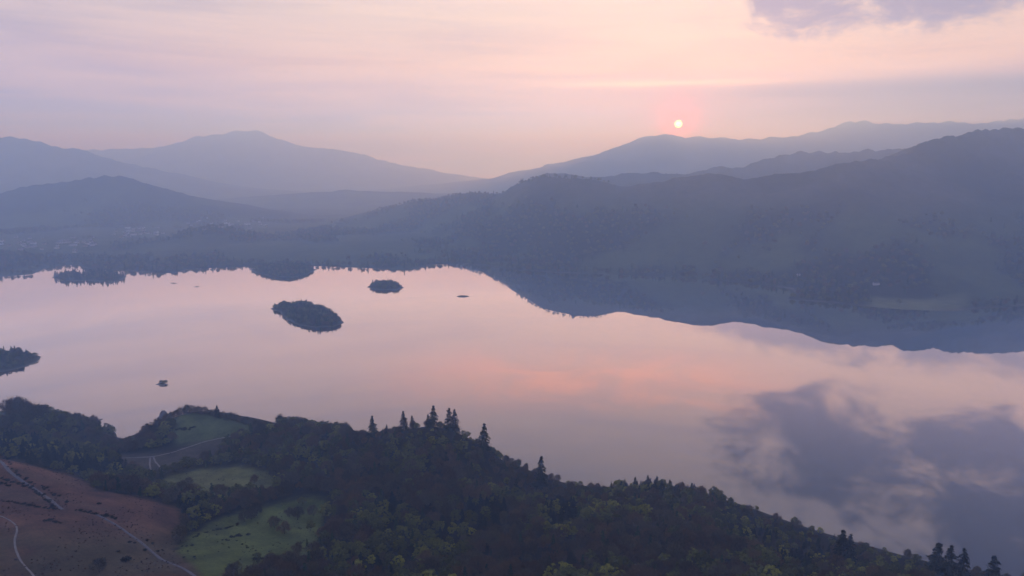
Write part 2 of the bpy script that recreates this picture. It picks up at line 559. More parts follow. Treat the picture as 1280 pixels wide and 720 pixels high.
for q in [(-900, 1000), (-760, 985), (-640, 960), (-560, 940), (-500, 938), (-440, 960), (-340, 955), (-240, 925), (-150, 890), (-60, 862), (0, 825), (60, 785),
          (140, 772), (220, 752), (300, 705), (380, 665), (470, 630), (580, 585), (720, 545), (900, 500)]:
    CTRL.append((q[0], q[1], -4.0))
    CTRL.append((q[0] + 20, q[1] + 130, -9.0))
CTRL = np.array(CTRL)


def tps(r2):
    return .5 * r2 * np.log(r2 + 1e-9)


_S = 300.0
_P = CTRL[:, :2] / _S
_n = len(_P)
_K = tps(((_P[:, None] - _P[None]) ** 2).sum(-1)) + np.eye(_n) * .006
_A = np.zeros((_n + 3, _n + 3))
_A[:_n, :_n] = _K
_A[:_n, _n] = 1
_A[:_n, _n + 1:] = _P
_A[_n, :_n] = 1
_A[_n + 1:, :_n] = _P.T
_w = np.linalg.solve(_A, np.concatenate([CTRL[:, 2], np.zeros(3)]))

NX0, NX1, NY0, NY1, STEP = -960.0, 900.0, 120.0, 1080.0, 4.0
gx = np.arange(NX0, NX1 + 1, STEP)
gy = np.arange(NY0, NY1 + 1, STEP)
GX, GY = np.meshgrid(gx, gy, indexing='ij')
q = np.stack([GX.ravel(), GY.ravel()], 1) / _S
NZ = np.zeros(len(q))
for s in range(0, len(q), 20000):
    d2 = ((q[s:s + 20000, None] - _P[None]) ** 2).sum(-1)
    NZ[s:s + 20000] = tps(d2) @ _w[:_n] + _w[_n] + q[s:s + 20000] @ _w[_n + 1:]
gxf, gyf = GX.ravel(), GY.ravel()
# rocky drop at the west end of the green knoll
kx, ky, _ = at_y(199, 527, 880)
cl = smoothstep(gxf, kx - 6, kx + 8) * 1.0
near_k = np.exp(-(((gxf - kx) / 45) ** 2 + ((gyf - 880) / 45) ** 2))
NZ = NZ - near_k * (1 - cl) * 14 + near_k * cl * 8
rel = smoothstep(NZ, 1, 14)
NZ += (fbm(gxf, gyf, 60, 5, 3) - .5) * 5.0 * rel + (fbm(gxf, gyf, 14, 3, 8) - .5) * 1.1 * rel
NZ = np.maximum(NZ, -8)
NZG = NZ.reshape(GX.shape)


def gz(x, y):
    fx = np.clip((np.asarray(x, float) - NX0) / STEP, 0, len(gx) - 1.001)
    fy = np.clip((np.asarray(y, float) - NY0) / STEP, 0, len(gy) - 1.001)
    i, j = fx.astype(int), fy.astype(int)
    a, b = fx - i, fy - j
    return NZG[i, j] * (1 - a) * (1 - b) + NZG[i + 1, j] * a * (1 - b) + NZG[i, j + 1] * (1 - a) * b + NZG[i + 1, j + 1] * a * b


def on_ground(px, py):
    """first point where the pixel's ray meets the near hillside (or the lake)"""
    x, y, dz = ray(px, py)
    Y = np.arange(250.0, 1078.0, .5)
    t = Y / y
    z = CAM_H + dz * t
    g = np.maximum(gz(x * t, Y), 0)
    hit = np.nonzero(z <= g)[0]
    i = hit[0] if len(hit) else len(Y) - 1
    return float(x * t[i]), float(Y[i]), float(g[i])


HEATHER = [(-400, 545), (0, 571), (60, 586), (115, 603), (118, 612), (150, 617), (185, 622), (222, 636), (230, 655), (218, 690), (240, 705), (300, 770), (300, 1200), (-700, 1200)]
FIELD_A = [(236, 706), (222, 690), (232, 672), (262, 652), (300, 640), (330, 632), (380, 620), (408, 622), (404, 660), (396, 690), (375, 706), (335, 712), (310, 735), (262, 735)]
FIELD_B = [(186, 610), (212, 593), (250, 585), (300, 582), (338, 588), (348, 606), (330, 618), (280, 622), (218, 618)]
FIELD_C = [(212, 544), (222, 518), (250, 511), (300, 519), (335, 536), (300, 545), (265, 552), (222, 557)]
FIELD_D = [(-80, 512), (0, 506), (48, 511), (42, 522), (0, 528), (-80, 532)]
FIELD_E = [(146, 575), (150, 567), (210, 564), (262, 549), (300, 544), (282, 562), (262, 574), (245, 582), (205, 592), (188, 596), (165, 590)]
OPEN = [HEATHER, FIELD_A, FIELD_B, FIELD_C, FIELD_D, FIELD_E]

PXN, PYN = to_px(gxf, gyf, NZ)
tone = np.tile(np.array([.022, .019, .016]), (len(gxf), 1))


def soft(poly, edge=5.0):
    s = in_poly(PXN, PYN, poly)
    d = dist_poly(PXN, PYN, poly) + (fbm(gxf, gyf, 16, 3, 21) - .5) * 8
    return (smoothstep(np.where(s, d, -d), -edge * .5, edge))[:, None]


GREEN = np.array([.098, .120, .032])
n_h = fbm(gxf, gyf, 70, 5, 41)[:, None]
n_s = fbm(gxf, gyf, 12, 4, 44)[:, None]
for poly, colr_ in ((FIELD_A, GREEN * .95), (FIELD_B, np.array([.120, .122, .042])), (FIELD_C, np.array([.088, .108, .044])), (FIELD_D, np.array([.066, .082, .040])),
                    (FIELD_E, np.array([.075, .060, .045]))):
    k = soft(poly)
    cc = colr_ * (.6 + .8 * n_s) + (n_h - .5) * np.array([.05, .035, .01])
    tone = tone * (1 - k) + cc * k
k = soft(HEATHER, 3)
hc = np.array([.122, .060, .038]) * (.45 + 1.1 * n_h) * (.5 + 1.0 * n_s)
gr = smoothstep(fbm(gxf, gyf, 90, 4, 61), .46, .62)[:, None] * smoothstep(PYN, 640, 690)[:, None] * .8
hc = hc * (1 - gr) + np.array([.070, .062, .032]) * gr
pale = smoothstep(fbm(gxf * .6 + gyf * .3, gyf * 2, 50, 4, 63), .52, .66)[:, None] * .35
hc = hc * (1 - pale) + np.array([.12, .09, .065]) * pale
tone = tone * (1 - k) + hc * k
shore = smoothstep(NZ, 1.6, .4)[:, None]
tone = tone * (1 - shore) + np.array([.06, .055, .048]) * shore
near = mesh_np('near_hillside_terrain', np.stack([gxf, gyf, NZ], 1), grid_quads(len(gx), len(gy)), M_NEAR, True)
structure(near)
col_attr(near.data, np.clip(tone * .9, .004, 1))


# ------------------------------------------------------------------ roads and paths
def ribbon(name, pts_px, width, mat, lift=.30):
    P = np.array([on_ground(*p)[:2] for p in pts_px])
    seg = np.hypot(*np.diff(P, axis=0).T)
    s = np.concatenate([[0], np.cumsum(seg)])
    n = max(8, int(s[-1] / 2.5))
    ss = np.linspace(0, s[-1], n)
    X, Y = np.interp(ss, s, P[:, 0]), np.interp(ss, s, P[:, 1])
    ker = np.ones(5) / 5
    Xp, Yp = np.pad(X, 2, 'edge'), np.pad(Y, 2, 'edge')
    X, Y = np.convolve(Xp, ker, 'valid'), np.convolve(Yp, ker, 'valid')
    tx, ty = np.gradient(X), np.gradient(Y)
    L = np.hypot(tx, ty) + 1e-9
    wv = width * (1 + .35 * (fbm(X, Y, 9, 3, 6) - .5))
    rows = []
    for f in (-.5, -.17, .17, .5):
        x, y = X - ty / L * wv * f, Y + tx / L * wv * f
        rows.append(np.stack([x, y, np.maximum(gz(x, y), .1) + lift - (.25 if abs(f) == .5 else 0)], 1))
    V = np.stack(rows, 1).reshape(-1, 3)
    return structure(mesh_np(name, V, grid_quads(n, 4)[:, ::-1], mat, True))


ribbon('gravel_path', [(-12, 641), (0, 645), (12, 650), (20, 656), (22, 664), (18, 674), (19, 685), (24, 698), (32, 709), (40, 717), (46, 726), (52, 736)], 1.25, M_PATH)
ribbon('lane_road', [(-30, 566), (0, 576), (12, 590), (30, 603), (48, 614), (62, 624), (72, 633), (80, 638)], 2.8, M_ROAD)
ribbon('lane_road', [(118, 642), (132, 649), (148, 658), (162, 668), (178, 679), (190, 690), (202, 700), (216, 705), (232, 712), (246, 722), (262, 740)], 2.4, M_ROAD)
ribbon('farm_track', [(148, 573), (170, 572), (192, 571), (215, 566), (238, 558), (255, 552), (275, 548), (290, 545)], 2.0, M_PATH)
ribbon('farm_track', [(192, 571), (194, 577), (200, 584), (204, 592)], 1.7, M_PATH)
ribbon('farm_track', [(188, 572), (187, 580), (189, 590)], 1.8, M_PATH)
ribbon('farm_track', [(50, 553), (56, 556), (64, 557)], 4.0, M_PATH)


# ------------------------------------------------------------------ tree prototypes
def tube(pts, radii, sides=5):
    pts = [Vector(p) for p in pts]
    V, Q = [], []
    for i, p in enumerate(pts):
        d = (pts[min(i + 1, len(pts) - 1)] - pts[max(i - 1, 0)]).normalized()
        a = d.orthogonal().normalized()
        b = d.cross(a)
        for k in range(sides):
            an = 2 * math.pi * k / sides
            V.append(p + (a * math.cos(an) + b * math.sin(an)) * radii[i])
    for i in range(len(pts) - 1):
        for k in range(sides):
            k2 = (k + 1) % sides
            Q.append((i * sides + k, i * sides + k2, (i + 1) * sides + k2, (i + 1) * sides + k))
    return V, Q


def merge(parts):
    V, Q = [], []
    for v, q_ in parts:
        o = len(V)
        V += [tuple(x) for x in v]
        Q += [tuple(i + o for i in f) for f in q_]
    return V, Q


def leaf_quads(C, size, aspect, r, up=None, nrm=None):
    """small quads at the points C, random, along a direction or facing one"""
    n = len(C)
    a = r.normal(size=(n, 3))
    if nrm is not None:
        a = np.cross(a, nrm)
    if up is not None:
        a = a * .55 + up
    a /= np.linalg.norm(a, axis=1)[:, None]
    b = r.normal(size=(n, 3)) if nrm is None else np.cross(nrm, a)
    b -= a * (a * b).sum(1)[:, None]
    b /= np.linalg.norm(b, axis=1)[:, None]
    sz = (size * r.uniform(.6, 1.4, n))[:, None]
    a, b = a * sz * .5, b * sz * .5 * aspect
    V = np.stack([C - a - b, C + a - b * .7, C + a * 1.1 + b, C - a * .8 + b * .9], 1).reshape(-1, 3)
    return V, np.arange(4 * n).reshape(n, 4)


def broadleaf(seed, H, CR, bare):
    """trunk + limbs mesh data, crown mesh data (crown reads as twigs or as clumps of small leaves)"""
    r = np.random.default_rng(seed)
    parts = []
    th = H * r.uniform(.24, .34)
    lean = r.normal(size=2) * .35
    top = Vector((lean[0], lean[1], th))
    parts.append(tube([(0, 0, -1.2), (lean[0] * .3, lean[1] * .3, th * .5), top], [H * .030, H * .024, H * .020], 6))
    ends = []
    nl = r.integers(6, 9)
    for i in range(nl):
        an = 2 * math.pi * (i + r.uniform(-.3, .3)) / nl
        rr_ = CR * r.uniform(.45, .8)
        zz = H * r.uniform(.62, .86) if i else H * .93
        if i == 0:
            rr_ = CR * .15
        e = Vector((math.cos(an) * rr_, math.sin(an) * rr_, zz))
        m = top.lerp(e, .5) + Vector((0, 0, -H * .02)) + Vector(r.normal(size=3) * .3)
        parts.append(tube([top, m, e], [H * .014, H * .009, H * .003], 4))
        ends.append(e)
        for j in range(2):
            e2 = m.lerp(e, r.uniform(.2, .9)) + Vector((r.normal() * CR * .25, r.normal() * CR * .25, abs(r.normal()) * H * .10))
            parts.append(tube([m, e2], [H * .006, H * .002], 3))
            ends.append(e2)
    # clump centres spread through an uneven dome
    nc = 44
    cz = H * .57
    cen = []
    while len(cen) < nc:
        d = r.normal(size=3)
        d /= np.linalg.norm(d)
        if d[2] < -.75:
            continue
        lump = 1 + .22 * math.sin(3 * math.atan2(d[1], d[0]) + seed) + r.normal() * .10
        rad = r.uniform(.45, 1.0) ** .5
        cen.append(np.array([d[0] * CR * lump, d[1] * CR * lump, d[2] * H * .41 * (1 + r.normal() * .07)]) * rad + np.array([lean[0], lean[1], cz]))
    cen = np.array(cen)
    if bare:
        n = 44
        C = np.repeat(cen, n, 0) + r.normal(size=(nc * n, 3)) * CR * .17
        out = C - np.array([0, 0, H * .40])
        out /= np.linalg.norm(out, axis=1)[:, None]
        V, Q = leaf_quads(C, 1.5 * H / 12, .085, r, out * .9)
    else:
        n = 34
        dd = r.normal(size=(nc * n, 3))
        dd /= np.linalg.norm(dd, axis=1)[:, None]
        dd[:, 2] = np.abs(dd[:, 2]) * .9 - .15
        C = np.repeat(cen, n, 0) + dd * CR * .21 * r.uniform(.7, 1.1, (nc * n, 1))
        out = C - np.array([0, 0, H * .5])
        out /= np.linalg.norm(out, axis=1)[:, None]
        nr = dd * .8 + out * .7 + r.normal(size=(nc * n, 3)) * .35
        nr /= np.linalg.norm(nr, axis=1)[:, None]
        V, Q = leaf_quads(C, .62 * H / 12, .8, r, None, nr)
    tv, tq = merge(parts)
    return (tv, tq), (V, Q)


def conifer(seed, H, CR, gappy=0.0):
    r = np.random.default_rng(seed)
    trunk = tube([(0, 0, -1.2), (0, 0, H * .5), (0, 0, H * .99)], [H * .016, H * .010, .03], 6)
    Vs, n0 = [], 0
    nt = int(H * 1.05)
    C, Dv, Sz = [], [], []
    for i in range(nt):
        f = (i + r.uniform(-.3, .3)) / nt
        z = H * (.10 + .90 * max(f, 0))
        rad = CR * (1 - max(f, 0)) ** .82 * r.uniform(.72, 1.15) + .18
        nb = max(5, int(6 + 9 * (1 - f)))
        for k in range(nb):
            if r.random() < gappy:
                continue
            an = r.uniform(0, 2 * math.pi)
            L = rad * r.uniform(.65, 1.15)
            for s in np.arange(.18, 1.01, .16):
                C.append((math.cos(an) * L * s, math.sin(an) * L * s, z - L * .38 * s ** 1.3 + r.normal() * .1))
                Dv.append((math.cos(an), math.sin(an), -.45))
                Sz.append(1.0)
    C = np.array(C) + r.normal(size=(len(C), 3)) * .12
    V, Q = leaf_quads(C, .95 * (H / 22) ** .5, .55, r, np.array(Dv) * 1.2)
    # leader
    V2, Q2 = leaf_quads(np.array([(0, 0, H * z) for z in np.linspace(.90, 1.0, 12)]), .35, .4, r)
    V, Q = np.concatenate([V, V2]), np.concatenate([Q, Q2 + len(V)])
    return trunk, (V, Q)


def shrub_mesh(seed, Rr, hh, n=420, ncl=14):
    r = np.random.default_rng(seed)
    cen = r.normal(size=(ncl, 3)) * np.array([Rr * .42, Rr * .42, hh * .16]) * (ncl > 1) + np.array([0, 0, hh * .45])
    C = np.repeat(cen, n // ncl, 0) + r.normal(size=(ncl * (n // ncl), 3)) * np.array([Rr * .22, Rr * .22, hh * .2])
    C[:, 2] = np.abs(C[:, 2])
    return leaf_quads(C, .42 * (Rr / 2) ** .5, .7, r)


PROTO = {}


def proto(key, build, trunk_mat, crown_mat):
    (tv, tq), (cv, cq) = build
    PROTO[key] = (mesh_np('trunk', tv, tq, trunk_mat, True, link=False), mesh_np('crown', cv, cq, crown_mat, link=False))


for i in range(4):
    proto(('bare', i), broadleaf(100 + i, 11 + i * .7, 4.6 + .4 * (i % 3), True), M_BARK, M_TWIG if i % 2 else M_TWIG_RED)
for i in range(4):
    proto(('bud', i), broadleaf(200 + i, 11 + i * .6, 4.7 + .4 * (i % 2), False), M_BARK, M_BUD)
for i in range(2):
    proto(('green', i), broadleaf(300 + i, 11, 4.4 + .4 * i, False), M_BARK, M_GREEN)
for i in range(3):
    proto(('spruce', i), conifer(400 + i, 21, 5.9 + .4 * i, .10 * i), M_BARK, M_NEEDLE)
for i in range(2):
    proto(('larch', i), conifer(500 + i, 16, 3.2 + .4 * i, .15), M_BARK, M_LARCH)
KEYS = list(PROTO)
NVAR = {'bare': 4, 'bud': 4, 'green': 2, 'spruce': 3, 'larch': 2}
NAME = {'bare': 'bare_tree', 'bud': 'budding_tree', 'green': 'budding_tree', 'spruce': 'spruce_tree', 'larch': 'larch_tree'}
SOURCE = {}


def tree(kind, x, y, z, scale, label, group=None, var=None, name=None, cat='tree'):
    if var is None:
        var = random.randrange(NVAR[kind])
    tm, cm = PROTO[(kind, var)]
    e = bpy.data.objects.new(name or NAME[kind], None)
    e.empty_display_size = 2
    COL.objects.link(e)
    e.location = (x, y, z)
    e.rotation_euler = (0, 0, random.uniform(0, 6.283))
    s = scale
    e.scale = (s * random.uniform(.9, 1.1), s * random.uniform(.9, 1.1), s)
    a = bpy.data.objects.new('trunk', tm)
    b = bpy.data.objects.new('crown', cm)
    for o in (a, b):
        COL.objects.link(o)
        o.parent = e
    SOURCE.setdefault((kind, var), (a, b))
    tag(e, label, cat, group)
    return e


# ------------------------------------------------------------------ singled-out conifers and lone trees
def top_tree(kind, px, ptop, Y, label, H, group=None, var=0, name=None):
    """tree whose tip shows at (px, ptop) and that grows out of the ground near distance Y"""
    x, y, zt = at_y(px, ptop, Y)
    z = float(max(gz(x, y), .3))
    s = (zt - z) / H
    tree(kind, x, y, z - .1, max(.45, min(s, 2.0)), label, group, var, name)
    taken.append((x, y, 9.0))


taken = []
SPIRES = [(465, 519, 783, 'lone pointed spruce left of the others on the knoll skyline', 0), (504, 513, 772, 'broad spruce on the knoll skyline with a slim mate beside it', 0),
      (515, 519, 772, 'short slim spruce just right of the broad skyline spruce', 2), (535, 517, 770, 'shorter spruce touching the tallest one on the knoll top', 1),
      (541.5, 506, 768, 'tallest spruce standing on top of the wooded knoll', 0), (561, 509, 768, 'left spruce of the close pair on the knoll top', 2),
      (568, 511, 766, 'right spruce of the close pair on the knoll top', 1), (605, 528, 758, 'single spruce on the knoll shoulder where it falls to the lake', 0),
      (676.5, 569, 712, 'tall lone spruce rising from the lakeside wood right of the knoll', 0), (483, 530, 780, 'small spruce between the skyline spruces of the knoll', 1),
      (1055, 661, 548, 'left spruce of the dark pair above the lower right wood', 0), (1064, 667, 546, 'right spruce of the dark pair above the lower right wood', 1),
      (1175, 671, 520, 'tallest spruce of the trio near the lower right corner', 0), (1191, 676, 515, 'middle spruce of the trio near the lower right corner', 1),
      (1206, 682, 510, 'right spruce of the trio near the lower right corner', 1), (1246, 684, 505, 'gappy spruce standing apart in the lower right corner', 2),
      (645, 598, 668, 'narrow dark spruce in the wood below the tall lone spruce', 0), (379, 530, 838, 'small dark conifer on the lakeside tree line left of the knoll', 1),
      (271, 506, 858, 'dark conifer among bare trees on the green knoll', 1), (384, 529, 838, 'dark conifer closing the lakeside tree line beside the small one', 0)]
for px, pt, Y, lab, var in SPIRES:
    top_tree('spruce', px, pt, Y, lab, 21.0, 'conifers rising above the woods', var)

LONE = [('bare', 343, 660, .95, 'round leafless tree standing alone in the near green field'), ('bare', 356, 668, 1.0, 'wide leafless tree lowest in the green field'),
        ('bare', 372, 650, 1.0, 'leafless tree on the right side of the green field'), ('bare', 314, 650, .9, 'slim leafless tree of the clump in the field middle'),
        ('bare', 321, 645, 1.05, 'tallest leafless tree of the clump in the field middle'), ('bare', 306, 652, .8, 'small leafless tree at the left of the field clump'),
        ('bare', 317, 626, 1.0, 'tall leafless tree between the two green fields'), ('bare', 297, 628, 1.1, 'dark leafless tree at the upper edge of the near field'),
        ('bare', 338, 620, .9, 'leafless tree by the upper right corner of the near field'), ('bare', 350, 619, .9, 'leafless tree behind the near field beside the wood'),
        ('larch', 384, 684, .5, 'small dark conifer beside the near green field'), ('bud', 352, 632, .22, 'small round bush in the upper part of the green field'),
        ('bare', 289, 719, .7, 'leafless tree at the bottom edge by the lane'), ('bare', 297, 717, .75, 'leafless tree at the bottom edge right of its mate')]
LONE += [('bare', 306, 622, .8, 'leafless tree in the gap left of the tall tree between fields'), ('bare', 327, 617, .75, 'small leafless tree right of the tall tree between fields'),
         ('bud', 286, 632, .8, 'olive tree at the upper left corner of the near field'), ('bare', 274, 640, .95, 'leafless tree on the left edge of the near field'),
         ('bare', 262, 650, .9, 'leafless tree low on the left edge of the near field'), ('bud', 252, 658, .8, 'olive tree by the gully left of the near field'),
         ('bare', 362, 646, .8, 'leafless tree between the two right field trees'), ('bud', 378, 632, .85, 'olive tree on the upper right edge of the near field'),
         ('bare', 392, 645, .9, 'leafless tree against the wood right of the near field'), ('bud', 388, 664, .8, 'olive tree against the wood on the right field edge'),
         ('bare', 235, 606, .7, 'small leafless tree at the left end of the upper field'), ('bare', 318, 604, .75, 'leafless tree inside the upper field near its right end'),
         ('bud', 268, 614, .6, 'small olive tree on the near edge of the upper field'), ('bare', 372, 692, .8, 'leafless tree by the thicket at the foot of the field'),
         ('bud', 322, 704, .7, 'olive tree in the thicket at the foot of the field'), ('bare', 338, 708, .8, 'leafless tree in the thicket at the foot of the field')]
for kind, px, py, s, lab in LONE:
    x, y, z = on_ground(px, py)
    tree(kind, x, y, z - .1, s, lab, 'lone trees in the fields', name='round_bush' if s < .3 else None, cat='bush' if s < .3 else 'tree')
    taken.append((x, y, 6.0))

# row of leafless trees along the top of the green knoll
ROW = [(207, 509, 1.0), (213, 508, .9), (219, 506, 1.0), (226, 505, 1.05), (233, 504, 1.1), (240, 504, 1.1), (247, 505, 1.05), (254, 507, .95), (261, 509, .85), (269, 510, .95), (279, 512, .9),
       (286, 513, 1.0), (293, 515, .95), (300, 518, .9), (308, 520, 1.0), (315, 521, .95), (323, 524, .9), (331, 526, .9), (339, 528, .95), (348, 529, .9)]
WHERE = ['at the western tip', 'next to the western tip', 'third from the western tip', 'fourth from the western tip', 'left of the highest point', 'on the highest point', 'right of the highest point']
for i, (px, pb, s) in enumerate(ROW):
    Y = 872 - i * 1.2
    x, y, _ = at_y(px, pb, Y)
    z = float(max(gz(x, y), .3))
    lab = ('leafless tree of the green knoll row, ' + WHERE[i]) if i < len(WHERE) else 'leafless tree in the row running down from the green knoll'
    tree('bare', x, y, z - 3.0, s * 1.05, lab, 'leafless row on the green knoll')
    taken.append((x, y, 4.0))

for px, pt_, s_, lab in [(8, 499, 1, 'leafless tree at the left edge on the left green rise'), (16, 496, 1, 'tallest tree of the clump on the left green rise'), (24, 499, 1, 'tree in the middle of the clump on the left rise'),
                        (33, 500, 1, 'round tree right of the tallest on the left rise'), (41, 501, 1, 'outermost round tree on the left green rise'), (62, 513, 1, 'pointed dark tree below the left green rise')]:
    top_tree('bare' if px < 60 else 'bud', px, pt_, 858, lab, 12.0, 'trees on the left green rise', random.randrange(4))

# ------------------------------------------------------------------ the woods
pts = []
sp = 8.8
for X in np.arange(-800, 760, sp):
    for Y in np.arange(330, 960, sp):
        pts.append((X + random.uniform(-3.8, 3.8), Y + random.uniform(-3.8, 3.8)))
W = np.array(pts)
WZ = gz(W[:, 0], W[:, 1])
PX, PY = to_px(W[:, 0], W[:, 1], WZ)
ok = (WZ > .7) & (PX > -140) & (PX < 1400) & (PY < 800)
for poly in OPEN:
    ok &= ~in_poly(PX, PY, poly)
ok &= ~((W[:, 1] > 845) & (PX > 190) & (PX < 350))         # the knoll's crest carries only its row
for tx, ty, tr in taken:
    ok &= np.hypot(W[:, 0] - tx, W[:, 1] - ty) > tr
W, WZ, PX, PY = W[ok], WZ[ok], PX[ok], PY[ok]
dens = fbm(W[:, 0], W[:, 1], 45, 3, 91)
kindn = fbm(W[:, 0], W[:, 1], 60, 3, 95)
keep = rng.random(len(W)) < np.where(dens > .36, .93, .6)
W, WZ, PX, PY, kindn = W[keep], WZ[keep], PX[keep], PY[keep], kindn[keep]
rk = rng.random(len(W))
SPRUCE_PX = [(605, 650, 30, 22), (552, 668, 24, 12), (492, 640, 14, 16), (950, 678, 24, 14), (700, 645, 26, 18), (820, 612, 60, 10), (870, 610, 30, 14), (470, 718, 28, 12), (1020, 690, 20, 10),
             (120, 588, 44, 14), (60, 575, 50, 12), (240, 640, 26, 12), (20, 560, 40, 10), (990, 700, 40, 12)]
spr = np.zeros(len(W), bool)
for a, b, ra, rb in SPRUCE_PX:
    spr |= (((PX - a) / ra) ** 2 + ((PY - b) / rb) ** 2 < 1) & (rk < .75)
kinds = np.where(kindn + (rk - .5) * .45 > .52, 'bud', 'bare').astype(object)
kinds[(rk > .90) & (kindn > .40)] = 'green'
kinds[(rk < .10)] = 'larch'
kinds[spr] = 'spruce'
depth = np.hypot(W[:, 0], W[:, 1])


def place_words(px, py, Y):
    if px < 230 and py < 560:
        return 'in the shore wood around the small bay'
    if px < 240:
        return 'in the dark belt below the heather slope'
    if px < 420 and py < 640:
        return 'in the thicket between the green fields and knoll'
    if py > 690:
        for lim, wd_ in ((470, 'in the wood right of the near field'), (560, 'in the wood at the lower edge beside the field wood'), (660, 'in the wood at the lower edge below the knoll'),
                         (770, 'in the wood at the lower edge under the lone spruce'), (900, 'in the wood at the middle of the lower edge'), (1010, 'in the wood at the lower edge left of the spruce pair')):
            if px < lim:
                return wd_
        return 'in the wood under the lower right spruces'
    if 420 <= px < 660 and Y > 690:
        return 'on the slope of the conifer-topped knoll'
    if Y > 0.93 * crest(px):
        return 'on the lakeside crest of the wood'
    if px > 900:
        return 'in the wood towards the lower right corner'
    return 'in the middle of the hillside wood'


def crest(px):
    return float(np.interp(px, [400, 600, 700, 850, 950, 1050, 1280], [830, 760, 705, 690, 620, 577, 515]))


LOOK = {'bare': 'leafless grey-brown tree', 'bud': 'olive budding tree', 'green': 'yellow-green budding tree', 'spruce': 'dark spruce', 'larch': 'green larch'}
order = np.argsort(depth)
count = {'bare_tree': 60, 'budding_tree': 4, 'spruce_tree': 24, 'larch_tree': 1}
rest = []
for i in order:
    kd = kinds[i]
    nm = NAME[kd]
    inview = 0 <= PX[i] <= 1280 and PY[i] - 22 <= 720
    s = random.choice((.7, .85, .95, 1.05, 1.2, 1.3)) * random.uniform(.9, 1.1) * (.62 if kd == 'spruce' else .78 if kd == 'larch' else 1.0)
    if (440 < PX[i] < 645 and W[i, 1] > 735) or (600 < PX[i] < 1400 and W[i, 1] > .90 * crest(PX[i]) and not 770 < PX[i] < 900):
        s *= .58
    if inview and count[nm] < 290:
        count[nm] += 1
        wd = place_words(PX[i], PY[i], W[i, 1])
        q_ = s / (.62 if kd == 'spruce' else .78 if kd == 'larch' else 1.0)
        lab = ('small ' if q_ < .82 else 'large ' if q_ > 1.12 else '') + LOOK[kd] + ' ' + wd
        tree(kd, float(W[i, 0]), float(W[i, 1]), float(WZ[i]) - .2, s, lab, lab.replace('tree ', 'trees ').replace('larch ', 'larches ').replace('spruce in', 'spruces in').replace('spruce on', 'spruces on'))
    else:
        rest.append((W[i, 0], W[i, 1], WZ[i] - .2, s, kd))


# ------------------------------------------------------------------ masses of trees: points + geometry nodes
def scatter(name, pts, label, cat):
    me = bpy.data.meshes.new(name)
    me.from_pydata([p[:3] for p in pts], [], [])
    a = me.attributes.new('size', 'FLOAT', 'POINT')
    a.data.foreach_set('value', np.array([p[3] for p in pts], np.float32))
    idx = np.array([KEYS.index((p[4], random.randrange(NVAR[p[4]]))) for p in pts], np.int32)
    a = me.attributes.new('which', 'INT', 'POINT')
    a.data.foreach_set('value', idx)
    a = me.attributes.new('turn', 'FLOAT', 'POINT')
    a.data.foreach_set('value', rng.uniform(0, 6.283, len(pts)).astype(np.float32))
    o = bpy.data.objects.new(name, me)
    COL.objects.link(o)
    ng = bpy.data.node_groups.new(name, 'GeometryNodeTree')
    ng.interface.new_socket('Geometry', in_out='INPUT', socket_type='NodeSocketGeometry')
    ng.interface.new_socket('Geometry', in_out='OUTPUT', socket_type='NodeSocketGeometry')
    N, L = ng.nodes, ng.links
    gi, go = N.new('NodeGroupInput'), N.new('NodeGroupOutput')
    mp_ = N.new('GeometryNodeMeshToPoints')
    L.new(gi.outputs[0], mp_.inputs['Mesh'])

    def attr(nm, dt):
        nd = N.new('GeometryNodeInputNamedAttribute')
        nd.data_type = dt
        nd.inputs['Name'].default_value = nm
        return nd.outputs[0]
    wh, sz, tu = attr('which', 'INT'), attr('size', 'FLOAT'), attr('turn', 'FLOAT')
    cx = N.new('ShaderNodeCombineXYZ')
    L.new(tu, cx.inputs[2])
    cs = N.new('ShaderNodeCombineXYZ')
    for k in range(3):
        L.new(sz, cs.inputs[k])
    jn = N.new('GeometryNodeJoinGeometry')
    for k in sorted(set(idx.tolist())):
        cmp_ = N.new('FunctionNodeCompare')
        cmp_.data_type = 'INT'
        cmp_.operation = 'EQUAL'
        L.new(wh, cmp_.inputs[2])
        cmp_.inputs[3].default_value = k
        src = N.new('GeometryNodeJoinGeometry')
        for ob in SOURCE[KEYS[k]]:
            oi = N.new('GeometryNodeObjectInfo')
            oi.inputs['Object'].default_value = ob
            oi.inputs['As Instance'].default_value = True
            L.new(oi.outputs['Geometry'], src.inputs[0])
        ip = N.new('GeometryNodeInstanceOnPoints')
        L.new(mp_.outputs[0], ip.inputs['Points'])
        L.new(cmp_.outputs[0], ip.inputs['Selection'])
        L.new(src.outputs[0], ip.inputs['Instance'])
        L.new(cx.outputs[0], ip.inputs['Rotation'])
        L.new(cs.outputs[0], ip.inputs['Scale'])
        L.new(ip.outputs[0], jn.inputs[0])
    L.new(jn.outputs[0], go.inputs[0])
    md = o.modifiers.new('scatter', 'NODES')
    md.node_group = ng
    return stuff(o, label, cat)


for kd, n_ in NVAR.items():            # every prototype has at least one real tree to copy from
    for v in range(n_):
        if (kd, v) not in SOURCE:
            i = rest.pop(next(j for j, p in enumerate(rest) if p[4] == kd))
            tree(kd, float(i[0]), float(i[1]), float(i[2]), i[3], LOOK[kd] + ' in the farther part of the wood', var=v)
scatter('hillside_woodland', rest, 'mixed woodland covering the near hillside and lake shore', 'woodland')

